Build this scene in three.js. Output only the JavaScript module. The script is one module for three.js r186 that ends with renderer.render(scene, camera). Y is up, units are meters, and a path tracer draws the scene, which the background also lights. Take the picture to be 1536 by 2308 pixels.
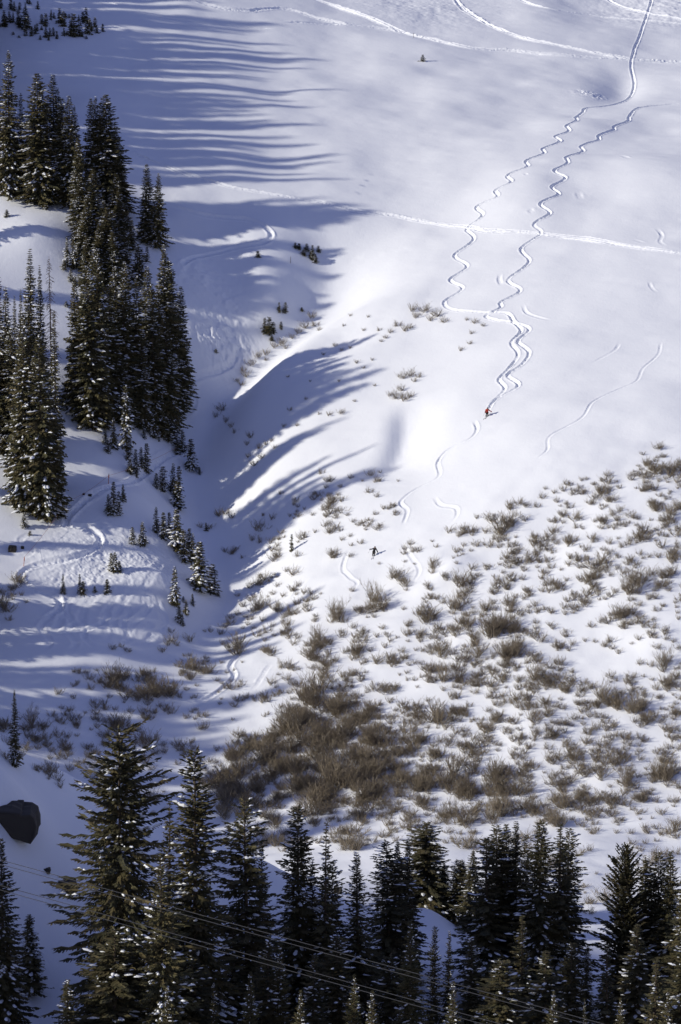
import * as THREE from 'three';
import { mergeGeometries, mergeVertices } from 'three/addons/utils/BufferGeometryUtils.js';
import { MarchingCubes } from 'three/addons/objects/MarchingCubes.js';

// ------------------------------------------------------------------ camera, sky, sun, exposure
const scene = new THREE.Scene();
const FOV = 20, PITCH = -10 * Math.PI / 180, FPX = 1154 / Math.tan(FOV * Math.PI / 360);
const camera = new THREE.PerspectiveCamera(FOV, 681 / 1024, 1, 9000);
camera.rotation.x = PITCH;

const SUN_ELEV = 23.5 * Math.PI / 180, SUN_TURN = 12 * Math.PI / 180;   // from the left, a little behind the camera
const sunDir = new THREE.Vector3(-Math.cos(SUN_ELEV) * Math.cos(SUN_TURN), Math.sin(SUN_ELEV), Math.cos(SUN_ELEV) * Math.sin(SUN_TURN));
const sun = new THREE.DirectionalLight(new THREE.Color().setRGB(1.0, 0.945, 0.83), 3.4);
sun.target.position.set(0, -70, -480);
sun.position.copy(sunDir).multiplyScalar(600).add(sun.target.position);
sun.castShadow = true; sun.shadow.radius = 2.6;
Object.assign(sun.shadow.camera, { left: -420, right: 420, top: 320, bottom: -320, near: 1, far: 1600 });
sun.shadow.mapSize.set(4096, 4096); sun.shadow.bias = -0.0005;
scene.add(sun, sun.target);
{ // clear winter sky: deep blue overhead, paler to the horizon, a soft brightening round the sun
  const W = 256, Hh = 128, data = new Float32Array(W * Hh * 4), v = new THREE.Vector3();
  for (let j = 0; j < Hh; j++) for (let i = 0; i < W; i++) {
    const lat = ((j + 0.5) / Hh - 0.5) * Math.PI, lon = ((i + 0.5) / W - 0.5) * 2 * Math.PI;
    v.set(Math.cos(lat) * Math.cos(lon), Math.sin(lat), Math.cos(lat) * Math.sin(lon));
    const up = Math.max(0, v.y), k = Math.pow(1 - up, 2.6), g = Math.pow(Math.max(0, v.dot(sunDir)), 6) * 0.07;
    const o = (j * W + i) * 4;
    data[o] = 0.078 + 0.128 * k + g * 1.0; data[o + 1] = 0.104 + 0.145 * k + g * 0.95; data[o + 2] = 0.250 + 0.175 * k + g * 0.85; data[o + 3] = 1;
  }
  const sky = new THREE.DataTexture(data, W, Hh, THREE.RGBAFormat, THREE.FloatType);
  sky.mapping = THREE.EquirectangularReflectionMapping; sky.magFilter = sky.minFilter = THREE.LinearFilter; sky.needsUpdate = true;
  scene.background = sky; scene.environment = sky;
}
const renderer = new THREE.WebGLRenderer({ antialias: true });
renderer.toneMapping = THREE.LinearToneMapping;
renderer.toneMappingExposure = 1.17;
renderer.shadowMap.enabled = true; renderer.shadowMap.type = THREE.PCFSoftShadowMap;

// ------------------------------------------------------------------ helpers
function rng(seed) { let s = seed >>> 0; return () => { s = (s + 0x6D2B79F5) | 0; let t = Math.imul(s ^ (s >>> 15), 1 | s); t = (t + Math.imul(t ^ (t >>> 7), 61 | t)) ^ t; return ((t ^ (t >>> 14)) >>> 0) / 4294967296; }; }
const clamp = (v, a, b) => Math.min(b, Math.max(a, v));
const sstep = (a, b, x) => { const t = clamp((x - a) / (b - a), 0, 1); return t * t * (3 - 2 * t); };
function hash2(i, j) { let h = Math.imul(i, 374761393) ^ Math.imul(j, 668265263); h = Math.imul(h ^ (h >>> 13), 1274126177); return ((h ^ (h >>> 16)) >>> 0) / 4294967296; }
function noise(x, y) { // smooth value noise, -1..1
  const i = Math.floor(x), j = Math.floor(y), u = x - i, v = y - j;
  const a = u * u * u * (u * (u * 6 - 15) + 10), b = v * v * v * (v * (v * 6 - 15) + 10);
  const p = hash2(i, j), q = hash2(i + 1, j), r = hash2(i, j + 1), s = hash2(i + 1, j + 1);
  return 2 * (p + (q - p) * a + (r - p) * b + (p - q - r + s) * a * b) - 1;
}
const taken = {};
function numbered(name) { const n = taken[name] = (taken[name] ?? -1) + 1; return n ? `${name}_${String(n).padStart(3, '0')}` : name; }
function tag(o, label, category, group, kind) { o.userData.label = label; if (category) o.userData.category = category; if (group) o.userData.group = group; if (kind) o.userData.kind = kind; return o; }
function shade(o) { o.traverse(c => { if (c.isMesh) { c.castShadow = true; c.receiveShadow = true; } }); return o; }
const lin = (r, g, b) => new THREE.Color().setRGB(r, g, b);
// photograph pixel (1536 x 2308) -> world ray; point on that ray at distance d in front of the camera
function ray(px, py) {
  const dx = (px - 768) / FPX, dy = (1154 - py) / FPX, c = Math.cos(PITCH), s = Math.sin(PITCH);
  const y = dy * c + s, d = c - dy * s;
  return [dx / d, y / d];   // x and y per metre of distance
}
const atD = (px, py, d) => { const [rx, ry] = ray(px, py); return [rx * d, ry * d, d]; };

// ------------------------------------------------------------------ the mountain side: thin-plate surface through surveyed points (x, d = distance, y)
const survey = [];
const SV = (px, py, d) => { const [x, y] = atD(px, py, d); survey.push([x, d, y]); };
const cols = [100, 420, 768, 1130, 1500];
for (const [row, ...ds] of [
  [0, 668, 684, 700, 712, 722], [130, 632, 645, 655, 663, 668], [260, 600, 608, 614, 615, 612], [400, 566, 574, 580, 574, 566],
  [540, 540, 552, 554, 545, 533], [700, 522, 530, 531, 516, 506], [930, 492, 502, 497, 478, 467], [1130, 466, 473, 469, 452, 441],
  [1300, 447, 450, 446, 433, 423], [1480, 424, 428, 425, 415, 407], [1680, 402, 408, 403, 396, 391]]) ds.forEach((d, i) => SV(cols[i], row, d));
for (const p of [[420, 1850, 392], [768, 1850, 384], [1130, 1850, 379], [1500, 1850, 374], [768, 1950, 364], [1130, 1950, 360], [1500, 1950, 358],
  [960, 2060, 340], [1130, 2060, 338], [1450, 2060, 338], [768, 2308, 296], [1130, 2308, 296], [1500, 2308, 298],
  [0, 1680, 303], [200, 1800, 308], [400, 1868, 314], [530, 1908, 318], [700, 1985, 322], [800, 2035, 326],
  [0, 1900, 285], [100, 2000, 288], [70, 2235, 276], [0, 2308, 270], [300, 2308, 280], [500, 2308, 288]]) SV(...p);
survey.push([-55, 352, -102], [-30, 350, -107], [-80, 372, -98],
  [-100, 290, -53], [-160, 290, -32], [-100, 245, -48], [-160, 258, -10], [-160, 208, -62], [-100, 205, -78], [-100, 330, -88], [-160, 340, -76],
  [-100, 430, -90], [-160, 430, -76], [-110, 480, -66], [-160, 480, -56], [-120, 560, -34], [-180, 560, -24], [-130, 650, -6], [-200, 650, 4],
  [120, 300, -102], [120, 400, -92], [120, 500, -50], [130, 620, -25], [140, 720, -3], [0, 800, 28], [-150, 800, 34], [150, 800, 22],
  [0, 240, -103], [60, 240, -104], [0, 150, -76], [60, 150, -76], [-60, 150, -70], [0, 60, -37], [-60, 70, -42], [60, 60, -37], [0, 0, -4], [60, 0, -5], [-60, 0, -5]);
const tps = (() => {
  const n = survey.length, N = n + 3, S = 100, A = [];
  const U = (r2) => r2 < 1e-12 ? 0 : 0.5 * r2 * Math.log(r2);
  for (let i = 0; i < N; i++) A.push(new Float64Array(N + 1));
  for (let i = 0; i < n; i++) {
    const [x, d, y] = survey[i], a = x / S, b = d / S;
    for (let j = 0; j < n; j++) A[i][j] = U((a - survey[j][0] / S) ** 2 + (b - survey[j][1] / S) ** 2) + (i === j ? 0.0012 : 0);
    A[i][n] = A[n][i] = 1; A[i][n + 1] = A[n + 1][i] = a; A[i][n + 2] = A[n + 2][i] = b; A[i][N] = y;
  }
  for (let c = 0; c < N; c++) {
    let p = c; for (let r = c + 1; r < N; r++) if (Math.abs(A[r][c]) > Math.abs(A[p][c])) p = r;
    [A[c], A[p]] = [A[p], A[c]];
    for (let r = 0; r < N; r++) if (r !== c) { const f = A[r][c] / A[c][c]; if (f) for (let k = c; k <= N; k++) A[r][k] -= f * A[c][k]; }
  }
  const w = A.map((row, i) => row[N] / row[i]);
  return (x, d) => { const a = x / S, b = d / S; let y = w[n] + w[n + 1] * a + w[n + 2] * b; for (let i = 0; i < n; i++) y += w[i] * U((a - survey[i][0] / S) ** 2 + (b - survey[i][1] / S) ** 2); return y; };
})();
// the smooth surface is stored on a 4 m grid and read back with a cubic
const GX0 = -232, GD0 = -72, GS = 4, GNX = 117, GND = 227, base = new Float64Array(GNX * GND);
for (let j = 0; j < GND; j++) for (let i = 0; i < GNX; i++) base[j * GNX + i] = tps(GX0 + i * GS, GD0 + j * GS);
const cub = (a, b, c, d, t) => b + 0.5 * t * (c - a + t * (2 * a - 5 * b + 4 * c - d + t * (3 * (b - c) + d - a)));
function smooth(x, d) {
  const u = clamp((x - GX0) / GS, 1, GNX - 3.001), v = clamp((d - GD0) / GS, 1, GND - 3.001), i = Math.floor(u), j = Math.floor(v), s = u - i, t = v - j;
  const r = k => { const o = (j + k) * GNX + i; return cub(base[o - 1], base[o], base[o + 1], base[o + 2], s); };
  return cub(r(-1), r(0), r(1), r(2), t);
}
function hit(px, py, f) { // where the pixel's ray meets surface f(x, d)
  const [rx, ry] = ray(px, py); let a = 40, ga = ry * a - f(rx * a, a);
  for (let d = 42; d < 860; d += 2) {
    const g = ry * d - f(rx * d, d);
    if (g <= 0 && ga > 0) { let lo = d - 2, hi = d; for (let k = 0; k < 14; k++) { const m = (lo + hi) / 2; ry * m - f(rx * m, m) > 0 ? lo = m : hi = m; } return [rx * lo, lo]; }
    ga = g;
  }
  return [rx * 700, 700];
}
function curve(pts, f, closed) { // pixel polyline -> smooth world polyline [x, d]
  const c = new THREE.CatmullRomCurve3(pts.map(p => { const [x, d] = hit(p[0], p[1], f); return new THREE.Vector3(x, p[2] ?? 1, d); }), false, 'centripetal');
  const n = Math.max(8, Math.round(c.getLength() / 0.6));
  return c.getSpacedPoints(n).map(p => [p.x, p.z, p.y]);
}
class Lines { // world polylines with a fast nearest-distance query
  constructor(cell) { this.cell = cell; this.map = new Map(); this.n = 0; }
  add(poly, reach, data) {
    const id = this.n++;
    for (let k = 0; k + 1 < poly.length; k++) {
      const [ax, ad, aw] = poly[k], [bx, bd, bw] = poly[k + 1], s = { id, len: (poly.length - 1) * 0.6, ax, ad, aw, ex: bx - ax, ed: bd - ad, ew: bw - aw, l2: (bx - ax) ** 2 + (bd - ad) ** 2 + 1e-9, k, data };
      for (let i = Math.floor((Math.min(ax, bx) - reach) / this.cell); i <= Math.floor((Math.max(ax, bx) + reach) / this.cell); i++)
        for (let j = Math.floor((Math.min(ad, bd) - reach) / this.cell); j <= Math.floor((Math.max(ad, bd) + reach) / this.cell); j++) {
          const key = i * 100003 + j; let l = this.map.get(key); if (!l) this.map.set(key, l = []); l.push(s);
        }
    }
  }
  near(x, d) { // [{dist, side, w, along, data}] one per line
    const l = this.map.get(Math.floor(x / this.cell) * 100003 + Math.floor(d / this.cell)); if (!l) return null;
    const best = new Map();
    for (const s of l) {
      const t = clamp(((x - s.ax) * s.ex + (d - s.ad) * s.ed) / s.l2, 0, 1), qx = x - s.ax - t * s.ex, qd = d - s.ad - t * s.ed, r = Math.hypot(qx, qd), b = best.get(s.id);
      if (!b || r < b.dist) best.set(s.id, { dist: r, side: Math.sign(s.ex * qd - s.ed * qx) || 1, w: s.aw + t * s.ew, along: (s.k + t) * 0.6, len: s.len, data: s.data });
    }
    return best.values();
  }
}
// gullies: third number is the local strength
const gullies = new Lines(8);
gullies.add(curve([[790, 470, 0.05], [755, 540, 0.35], [730, 620, 0.62], [668, 698, 0.8], [580, 755, 0.9], [500, 825, 1.0], [455, 905, 1.05], [450, 1010, 1.05], [470, 1100, 0.95], [505, 1190, 0.85], [515, 1300, 0.75], [480, 1400, 0.5], [400, 1480, 0.2], [320, 1540, 0.0]], smooth), 24, { depth: 8.8, half: 11.8, right: 1.25 });
gullies.add(curve([[960, 690, 0.0], [850, 700, 0.5], [740, 722, 0.9], [650, 780, 1], [575, 850, 0.9], [535, 930, 0.5], [520, 1000, 0]], smooth), 16, { depth: -3.4, half: 7.5 });
gullies.add(curve([[925, 900, 0], [918, 945, 0.8], [912, 990, 1], [890, 1035, 0.8], [850, 1075, 0.3], [820, 1100, 0]], smooth), 14, { depth: 2.1, half: 3.4, right: 2.3 });
gullies.add(curve([[1330, 230, 0], [1390, 205, 1], [1408, 175, 1], [1390, 140, 0]], smooth), 12, { depth: 1.3, half: 6 });
gullies.add(curve([[1210, 1470, 0], [1300, 1450, 0.9], [1400, 1440, 1], [1480, 1460, 0]], smooth), 12, { depth: 1.2, half: 6 });
const bumps = [];   // [x, d, rx, rd, height]
const bump = (px, py, rx, rd, h) => { const [x, d] = hit(px, py, smooth); bumps.push([x, d, rx, rd, h]); };
bump(615, 660, 8, 9, 3.0); bump(540, 640, 7, 9, -1.0); bump(90, 560, 10, 8, 2.2); bump(720, 850, 14, 10, 1.6); bump(20, 1812, 5.5, 4.5, 2.4); bump(1020, 1290, 4, 3, 1.1); bump(960, 2085, 4, 4, 2.0); bump(300, 1110, 7, 4, 0.9);
bump(220, 1120, 6, 3, 0.8); bump(110, 1240, 7, 3, 0.8); bump(360, 1290, 7, 4, 0.9); bump(1200, 1650, 8, 4, 0.8); bump(900, 1420, 7, 4, 0.9); bump(1060, 210, 14, 10, 0.8); bump(860, 190, 16, 8, -0.7);
function ground(x, d) { // land form without tracks
  let y = smooth(x, d);
  const g = gullies.near(x, d);
  if (g) for (const l of g) { const u = l.dist / (l.side > 0 ? l.data.half * (l.data.right ?? 1) : l.data.half); if (u < 1.6) y -= l.data.depth * l.w * Math.exp(-u * u * 1.9) * (1 - sstep(1.2, 1.6, u)); }
  for (const [bx, bd, rx, rd, h] of bumps) { const q = ((x - bx) / rx) ** 2 + ((d - bd) / rd) ** 2; if (q < 6) y += h * Math.exp(-q * 1.4); }
  const low = 1 - sstep(440, 480, d), near = sstep(200, 300, d);
  y += near * (0.55 * noise(x / 17 + 3.1, d / 15 + 7.7) + 0.22 * noise(x / 7.3, d / 6.1 + 40));
  y += low * near * (0.22 * noise(x / 4.6 + 11, d / 3.6) + 0.05 * noise(x / 1.7, d / 1.5 + 9)) * sstep(-34, -12, x);
  y += near * 0.04 * noise(x / 2.6 + 50, d / 1.9) + sstep(500, 560, d) * (1.1 * noise(x / 24 + 8.3, d / 30 + 2.2) + 0.45 * noise(x / 12 + 31, d / 19));
  return y;
}
// ------------------------------------------------------------------ ski tracks pressed into the snow
const tracks = new Lines(1.6);
const track = (pts, half, depth, berm = 0.4, churn = 0.2) => tracks.add(curve(pts, ground), half * 2.6 + 0.5, { half, depth, berm, churn });
const wiggleA = [[1472, -20], [1468, 5], [1455, 45], [1443, 80], [1428, 120], [1423, 150], [1430, 190], [1423, 215], [1398, 232], [1358, 240], [1318, 245], [1315, 252], [1298, 265], [1300, 272], [1277, 284], [1283, 295], [1252, 307], [1263, 318], [1224, 335], [1227, 345], [1187, 362], [1189, 375], [1144, 395], [1152, 410], [1117, 429], [1122, 442], [1075, 465], [1088, 485], [1053, 515], [1068, 540], [1025, 575], [1053, 602], [1015, 630], [1043, 650], [1002, 680], [1018, 697], [1088, 704], [1143, 706], [1158, 725], [1175, 745], [1153, 772], [1168, 800], [1143, 835], [1125, 855], [1138, 877], [1100, 912]];
const wiggleB = [[1536, 232], [1480, 238], [1440, 243], [1418, 265], [1417, 272], [1384, 286], [1385, 292], [1350, 306], [1350, 315], [1310, 330], [1315, 340], [1277, 354], [1280, 367], [1250, 385], [1275, 400], [1244, 422], [1260, 437], [1218, 460], [1240, 480], [1204, 505], [1220, 525], [1175, 560], [1193, 590], [1145, 632], [1173, 655], [1128, 682], [1130, 692], [1095, 712], [1113, 720], [1158, 727], [1193, 742], [1168, 770], [1193, 795], [1178, 820], [1145, 845], [1168, 870], [1118, 900], [1098, 930]];
track(wiggleA, 0.3, 0.3, 0.38, 0.45); track(wiggleB, 0.3, 0.3, 0.38, 0.45);
track([[1068, 945], [1075, 970], [1058, 990], [1008, 1015], [988, 1040], [988, 1075], [933, 1105], [903, 1132], [918, 1150], [908, 1185]], 0.3, 0.24);
track([[1490, 770], [1483, 800], [1450, 830], [1433, 860], [1388, 880], [1338, 905], [1313, 940], [1238, 985], [1233, 1015], [1203, 1040]], 0.25, 0.12);
track([[1178, 685], [1188, 705], [1213, 715], [1243, 722]], 0.3, 0.16); track([[1398, 770], [1385, 790], [1330, 820]], 0.3, 0.1);
track([[978, 1118], [993, 1138], [1028, 1145], [1028, 1165], [1008, 1185]], 0.3, 0.14); track([[788, 1235], [773, 1280], [788, 1300], [806, 1315], [788, 1333]], 0.3, 0.14);
track([[905, 1220], [930, 1260], [945, 1290], [925, 1320]], 0.3, 0.12); track([[545, 1470], [520, 1500], [528, 1525], [490, 1560], [440, 1590]], 0.4, 0.25);
track([[1128, 615], [1126, 630], [1132, 645]], 0.4, 0.16); track([[1478, 512], [1492, 530], [1488, 545], [1502, 556]], 0.35, 0.12); track([[1462, 632], [1470, 650], [1486, 664]], 0.3, 0.1);
// traverses: several parallel runs
for (const [o, hf, dp] of [[0, 0.3, 0.2], [5, 0.25, 0.15], [-4, 0.2, 0.12]])
  track([[290, 338], [340, 362], [400, 385], [500, 415], [600, 435], [720, 455], [800, 472], [900, 488], [1050, 512], [1100, 520], [1210, 526], [1300, 537], [1420, 556], [1550, 574]].map(([x, y], i) => [x, y + o * (0.6 + 0.6 * noise(i * 1.3, o))]), hf, dp, 0.6, 0.5);
for (const o of [0, 4]) {
  track([[690, -10], [768, 16 + o], [870, 54 + o], [950, 84], [1050, 104 + o], [1150, 114], [1250, 121 + o], [1420, 135], [1550, 141]], 0.38, 0.26, 0.7, 0.4);
  track([[1020, -14], [1050, 22 + o], [1085, 46], [1180, 84 + o], [1300, 111], [1420, 131 + o], [1550, 139]], 0.42, 0.28, 0.7, 0.4);
}
track([[1150, -12], [1230, 18], [1340, 36], [1440, 45], [1550, 56]], 0.4, 0.26, 0.7, 0.4); track([[1360, -10], [1400, 14], [1470, 32], [1550, 48]], 0.38, 0.24, 0.7, 0.4);
track([[640, 50], [768, 55], [870, 66], [1000, 92]], 0.5, 0.25, 0.6, 0.4); track([[400, -8], [500, 18], [560, 24], [640, 20], [720, 42], [790, 58]], 0.6, 0.3, 0.7, 0.4);
track([[340, 34], [420, 46], [520, 58], [620, 64]], 0.4, 0.18); track([[230, 2], [300, 20], [380, 34]], 0.3, 0.15);
track([[385, 465], [440, 480], [500, 490], [560, 495], [598, 512], [612, 530], [595, 547], [520, 562], [440, 580], [405, 600]], 0.5, 0.3, 0.5, 0.3);
track([[538, 785], [520, 820], [455, 845], [428, 862], [440, 900], [415, 935]], 0.5, 0.28, 0.5, 0.3);
// the well-used run on the left knoll
for (const o of [0, 6]) track([[415, 1004], [370, 1030], [330, 1060 + o], [290, 1088], [230, 1100 + o], [180, 1140], [150, 1178 + o], [200, 1190], [226, 1214], [212, 1240], [150, 1258 + o], [95, 1270], [58, 1284], [46, 1306], [80, 1330], [130, 1345 + o], [136, 1368], [100, 1395]], 0.5, 0.2, 0.5, 0.5);
{ // older turns, half filled in, across the knoll
  const R = rng(77);
  for (const [x, y, h] of [[150, 1270, 160], [185, 1280, 150], [215, 1300, 140], [240, 1200, 90], [262, 1310, 140], [290, 1290, 150], [310, 1235, 170], [335, 1300, 140], [350, 1260, 180], [370, 1340, 120], [300, 1370, 90], [230, 1370, 90], [75, 1200, 60], [95, 1205, 60], [120, 1380, 90], [180, 1390, 80], [345, 1225, 60], [385, 1400, 60]]) {
    const p = []; let a = R() * 6, w = 10 + R() * 12; for (let t = 0; t <= 1.001; t += 0.125) p.push([x + w * Math.sin(a + t * 7) - t * 30, y + t * h]); track(p, 0.4 + R() * 0.35, 0.05 + R() * 0.08, 0.5, 0.3);
  }
  for (const [x, y, dx, dy] of [[260, 1440, 60, 14], [100, 1430, 200, -20], [330, 1425, 110, -40], [450, 1640, 120, -18], [430, 1600, 140, -30], [560, 1560, 60, -70], [330, 1610, 120, -16], [640, 1360, 60, -60], [700, 1500, 40, -60], [1395, 350, 30, 8], [1190, 470, 14, 10], [1300, 430, 12, 22], [1180, 390, 10, 4], [1420, 540, 40, 8], [590, 1020, 120, -30]])
    track([[x, y], [x + dx * 0.3, y + dy * 0.2], [x + dx * 0.7, y + dy * 0.75], [x + dx, y + dy]], 0.35 + R() * 0.25, 0.06 + R() * 0.08, 0.5, 0.4);
}
const rough = [];  // broken snow: [x, d, rx, rd, height, grain]
for (const [px, py, rx, rd, h, gr] of [[500, 770, 5, 4, 0.4, 1.1], [445, 620, 5, 5, 0.16, 1.5], [520, 690, 4, 6, 0.12, 1.4], [260, 1250, 9, 7, 0.10, 0.6], [180, 1300, 6, 5, 0.08, 0.6], [1480, 20, 14, 14, 0.13, 1.6], [1330, 212, 3, 2, 0.25, 0.8], [960, 20, 16, 16, 0.09, 1.6]]) { const [x, d] = hit(px, py, ground); rough.push([x, d, rx, rd, h, gr]); }
function pressed(x, d) {
  let y = 0; const l = tracks.near(x, d);
  if (l) for (const t of l) {
    const { half, depth, berm, churn } = t.data, u = t.dist / half; if (u > 2.4) continue;
    const m = 0.75 + 0.4 * noise(t.along / 1.7, half * 31 + depth * 57), fade = sstep(0, 2.5, t.along) * sstep(0, 2.5, t.len - t.along);
    if (u < 1.15) y -= depth * m * fade * (1 - sstep(0.45, 1.15, u)) * (1 + churn * noise(x * 3.1, d * 3.3));
    y += depth * berm * m * fade * Math.exp(-(((u - 1.5) / 0.42) ** 2)) * (1 + 1.3 * churn * noise(x * 2.2 + 5, d * 2.6)) * (t.side > 0 ? 1 : 0.7);
  }
  for (const [rx0, rd0, rx, rd, h, gr] of rough) { const q = ((x - rx0) / rx) ** 2 + ((d - rd0) / rd) ** 2; if (q < 3) y += h * Math.exp(-q) * (noise(x / gr + 20, d / gr) + 0.5 * noise(x / gr * 2.3, d / gr * 2.3 + 60)); }
  return y;
}
const H = (x, d) => ground(x, d) + pressed(x, d);

// ------------------------------------------------------------------ snow sheet: 0.9 m cells, split six ways wherever something is pressed into it
const snowMat = new THREE.MeshStandardMaterial({ color: lin(0.86, 0.88, 0.91), roughness: 0.85 });
{
  const n = 256, data = new Uint8Array(n * n * 4);
  const per = (x, y, f) => { const X = x * f / n, Y = y * f / n, i = Math.floor(X), j = Math.floor(Y), u = X - i, v = Y - j, a = u * u * (3 - 2 * u), b = v * v * (3 - 2 * v), h = (p, q) => hash2((p % f) + f * 7, (q % f) + f * 13); return (h(i, j) * (1 - a) + h(i + 1, j) * a) * (1 - b) + (h(i, j + 1) * (1 - a) + h(i + 1, j + 1) * a) * b; };
  for (let y = 0; y < n; y++) for (let x = 0; x < n; x++) { const v = 0.45 * per(x, y, 8) + 0.3 * per(x, y, 24) + 0.25 * per(x, y, 80); const o = (y * n + x) * 4; data[o] = data[o + 1] = data[o + 2] = 255 * v; data[o + 3] = 255; }
  const t = new THREE.DataTexture(data, n, n); t.wrapS = t.wrapT = THREE.RepeatWrapping; t.magFilter = THREE.LinearFilter; t.minFilter = THREE.LinearMipmapLinearFilter; t.generateMipmaps = true; t.needsUpdate = true; t.repeat.set(1 / 7.3, 1 / 7.3);
  snowMat.bumpMap = t; snowMat.bumpScale = 0.03;
}
{
  const C = 0.9, K = 6, X0 = -92, D0 = 262, NX = 205, ND = 512;   // visible window; a coarser sheet goes round it
  const h = new Float32Array((NX + 1) * (ND + 1));
  for (let j = 0; j <= ND; j++) for (let i = 0; i <= NX; i++) h[j * (NX + 1) + i] = H(X0 + i * C, D0 + j * C);
  const fine = new Uint8Array(NX * ND);
  for (let j = 0; j < ND; j++) for (let i = 0; i < NX; i++) {
    const x = X0 + (i + 0.5) * C, d = D0 + (j + 0.5) * C; let f = 0;
    const l = tracks.near(x, d); if (l) for (const t of l) if (t.dist < t.data.half * 2.3 + C * 0.72) f = 1;
    for (const r of rough) if (((x - r[0]) / r[2]) ** 2 + ((d - r[1]) / r[3]) ** 2 < 3) f = 1;
    fine[j * NX + i] = f;
  }
  const pos = [], nor = [], uv = [], idx = [], map = new Map();
  const e = 0.12;
  const put = (key, x, d, y) => {
    let k = map.get(key); if (k !== undefined) return k;
    k = pos.length / 3; map.set(key, k); pos.push(x, y, -d); uv.push(x, d);
    const gx = (H(x + e, d) - H(x - e, d)) / (2 * e), gd = (H(x, d + e) - H(x, d - e)) / (2 * e), q = 1 / Math.hypot(gx, 1, gd); nor.push(-gx * q, q, gd * q);
    return k;
  };
  const W = NX * K + 1, isF = (i, j) => i >= 0 && j >= 0 && i < NX && j < ND && fine[j * NX + i];
  const hc = (i, j) => h[j * (NX + 1) + i];
  for (let j = 0; j < ND; j++) for (let i = 0; i < NX; i++) {
    if (!fine[j * NX + i]) {
      const a = put((j * K) * W + i * K, X0 + i * C, D0 + j * C, hc(i, j)), b = put((j * K) * W + (i + 1) * K, X0 + (i + 1) * C, D0 + j * C, hc(i + 1, j)), c = put(((j + 1) * K) * W + i * K, X0 + i * C, D0 + (j + 1) * C, hc(i, j + 1)), d = put(((j + 1) * K) * W + (i + 1) * K, X0 + (i + 1) * C, D0 + (j + 1) * C, hc(i + 1, j + 1));
      idx.push(a, b, c, b, d, c); continue;
    }
    const q = [];
    for (let m = 0; m <= K; m++) for (let k = 0; k <= K; k++) {
      const x = X0 + (i + k / K) * C, d = D0 + (j + m / K) * C; let y;
      const lx = k / K, ld = m / K;
      if (m === 0 && !isF(i, j - 1)) y = hc(i, j) * (1 - lx) + hc(i + 1, j) * lx; else if (m === K && !isF(i, j + 1)) y = hc(i, j + 1) * (1 - lx) + hc(i + 1, j + 1) * lx;
      else if (k === 0 && !isF(i - 1, j)) y = hc(i, j) * (1 - ld) + hc(i, j + 1) * ld; else if (k === K && !isF(i + 1, j)) y = hc(i + 1, j) * (1 - ld) + hc(i + 1, j + 1) * ld;
      else y = H(x, d);
      q.push(put((j * K + m) * W + i * K + k, x, d, y));
    }
    for (let m = 0; m < K; m++) for (let k = 0; k < K; k++) { const o = m * (K + 1) + k; idx.push(q[o], q[o + 1], q[o + K + 1], q[o + 1], q[o + K + 2], q[o + K + 1]); }
  }
  const g = new THREE.BufferGeometry();
  g.setAttribute('position', new THREE.Float32BufferAttribute(pos, 3)); g.setAttribute('normal', new THREE.Float32BufferAttribute(nor, 3)); g.setAttribute('uv', new THREE.Float32BufferAttribute(uv, 2)); g.setIndex(idx);
  const m = new THREE.Mesh(g, snowMat); m.name = 'snow_slope'; tag(m, 'sunlit and tree-shaded snow slope cut by a gully and ski tracks', null, null, 'structure'); shade(m); scene.add(m);
  console.log('snow triangles', idx.length / 3);
  // surrounding land on a coarser grid, out to the horizon
  const line = (a, b, s) => { const r = []; for (let v = a; v < b - 1e-6; v += s) r.push(v); r.push(b); return r; };
  const XE = X0 + NX * C, DE = D0 + ND * C;
  const xs = [-6000, -2500, -900, ...line(-224, X0, 4), ...line(X0 + 4.5, XE, 4.5), ...line(XE + 4, 228, 4), 900, 2500, 6000], ds = [-6000, -2500, -700, ...line(-64, D0, 4), ...line(D0 + 4.5, DE, 4.5), ...line(DE + 4, 820, 4), 1300, 3000, 6000];
  const far = (x, d) => { const cx = clamp(x, -222, 226), cd = clamp(d, -62, 818), o = Math.hypot(x - cx, d - cd); return ground(cx, cd) + (d > 818 ? 0.12 * Math.min(o, 500) : x < -224 ? -0.02 * o : 0); };
  const P = [], I = [], UVs = [];
  for (const d of ds) for (const x of xs) { P.push(x, far(x, d), -d); UVs.push(x, d); }
  for (let j = 0; j + 1 < ds.length; j++) for (let i = 0; i + 1 < xs.length; i++) {
    const cx = (xs[i] + xs[i + 1]) / 2, cd = (ds[j] + ds[j + 1]) / 2; if (cx > X0 && cx < XE && cd > D0 && cd < DE) continue;
    const o = j * xs.length + i; I.push(o, o + 1, o + xs.length, o + 1, o + xs.length + 1, o + xs.length);
  }
  const g2 = new THREE.BufferGeometry(); g2.setAttribute('position', new THREE.Float32BufferAttribute(P, 3)); g2.setAttribute('uv', new THREE.Float32BufferAttribute(UVs, 2)); g2.setIndex(I); g2.computeVertexNormals();
  const m2 = new THREE.Mesh(g2, snowMat); m2.name = 'snow_terrain'; tag(m2, 'snow-covered mountain land round the slope', null, null, 'structure'); shade(m2); scene.add(m2);
}

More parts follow.
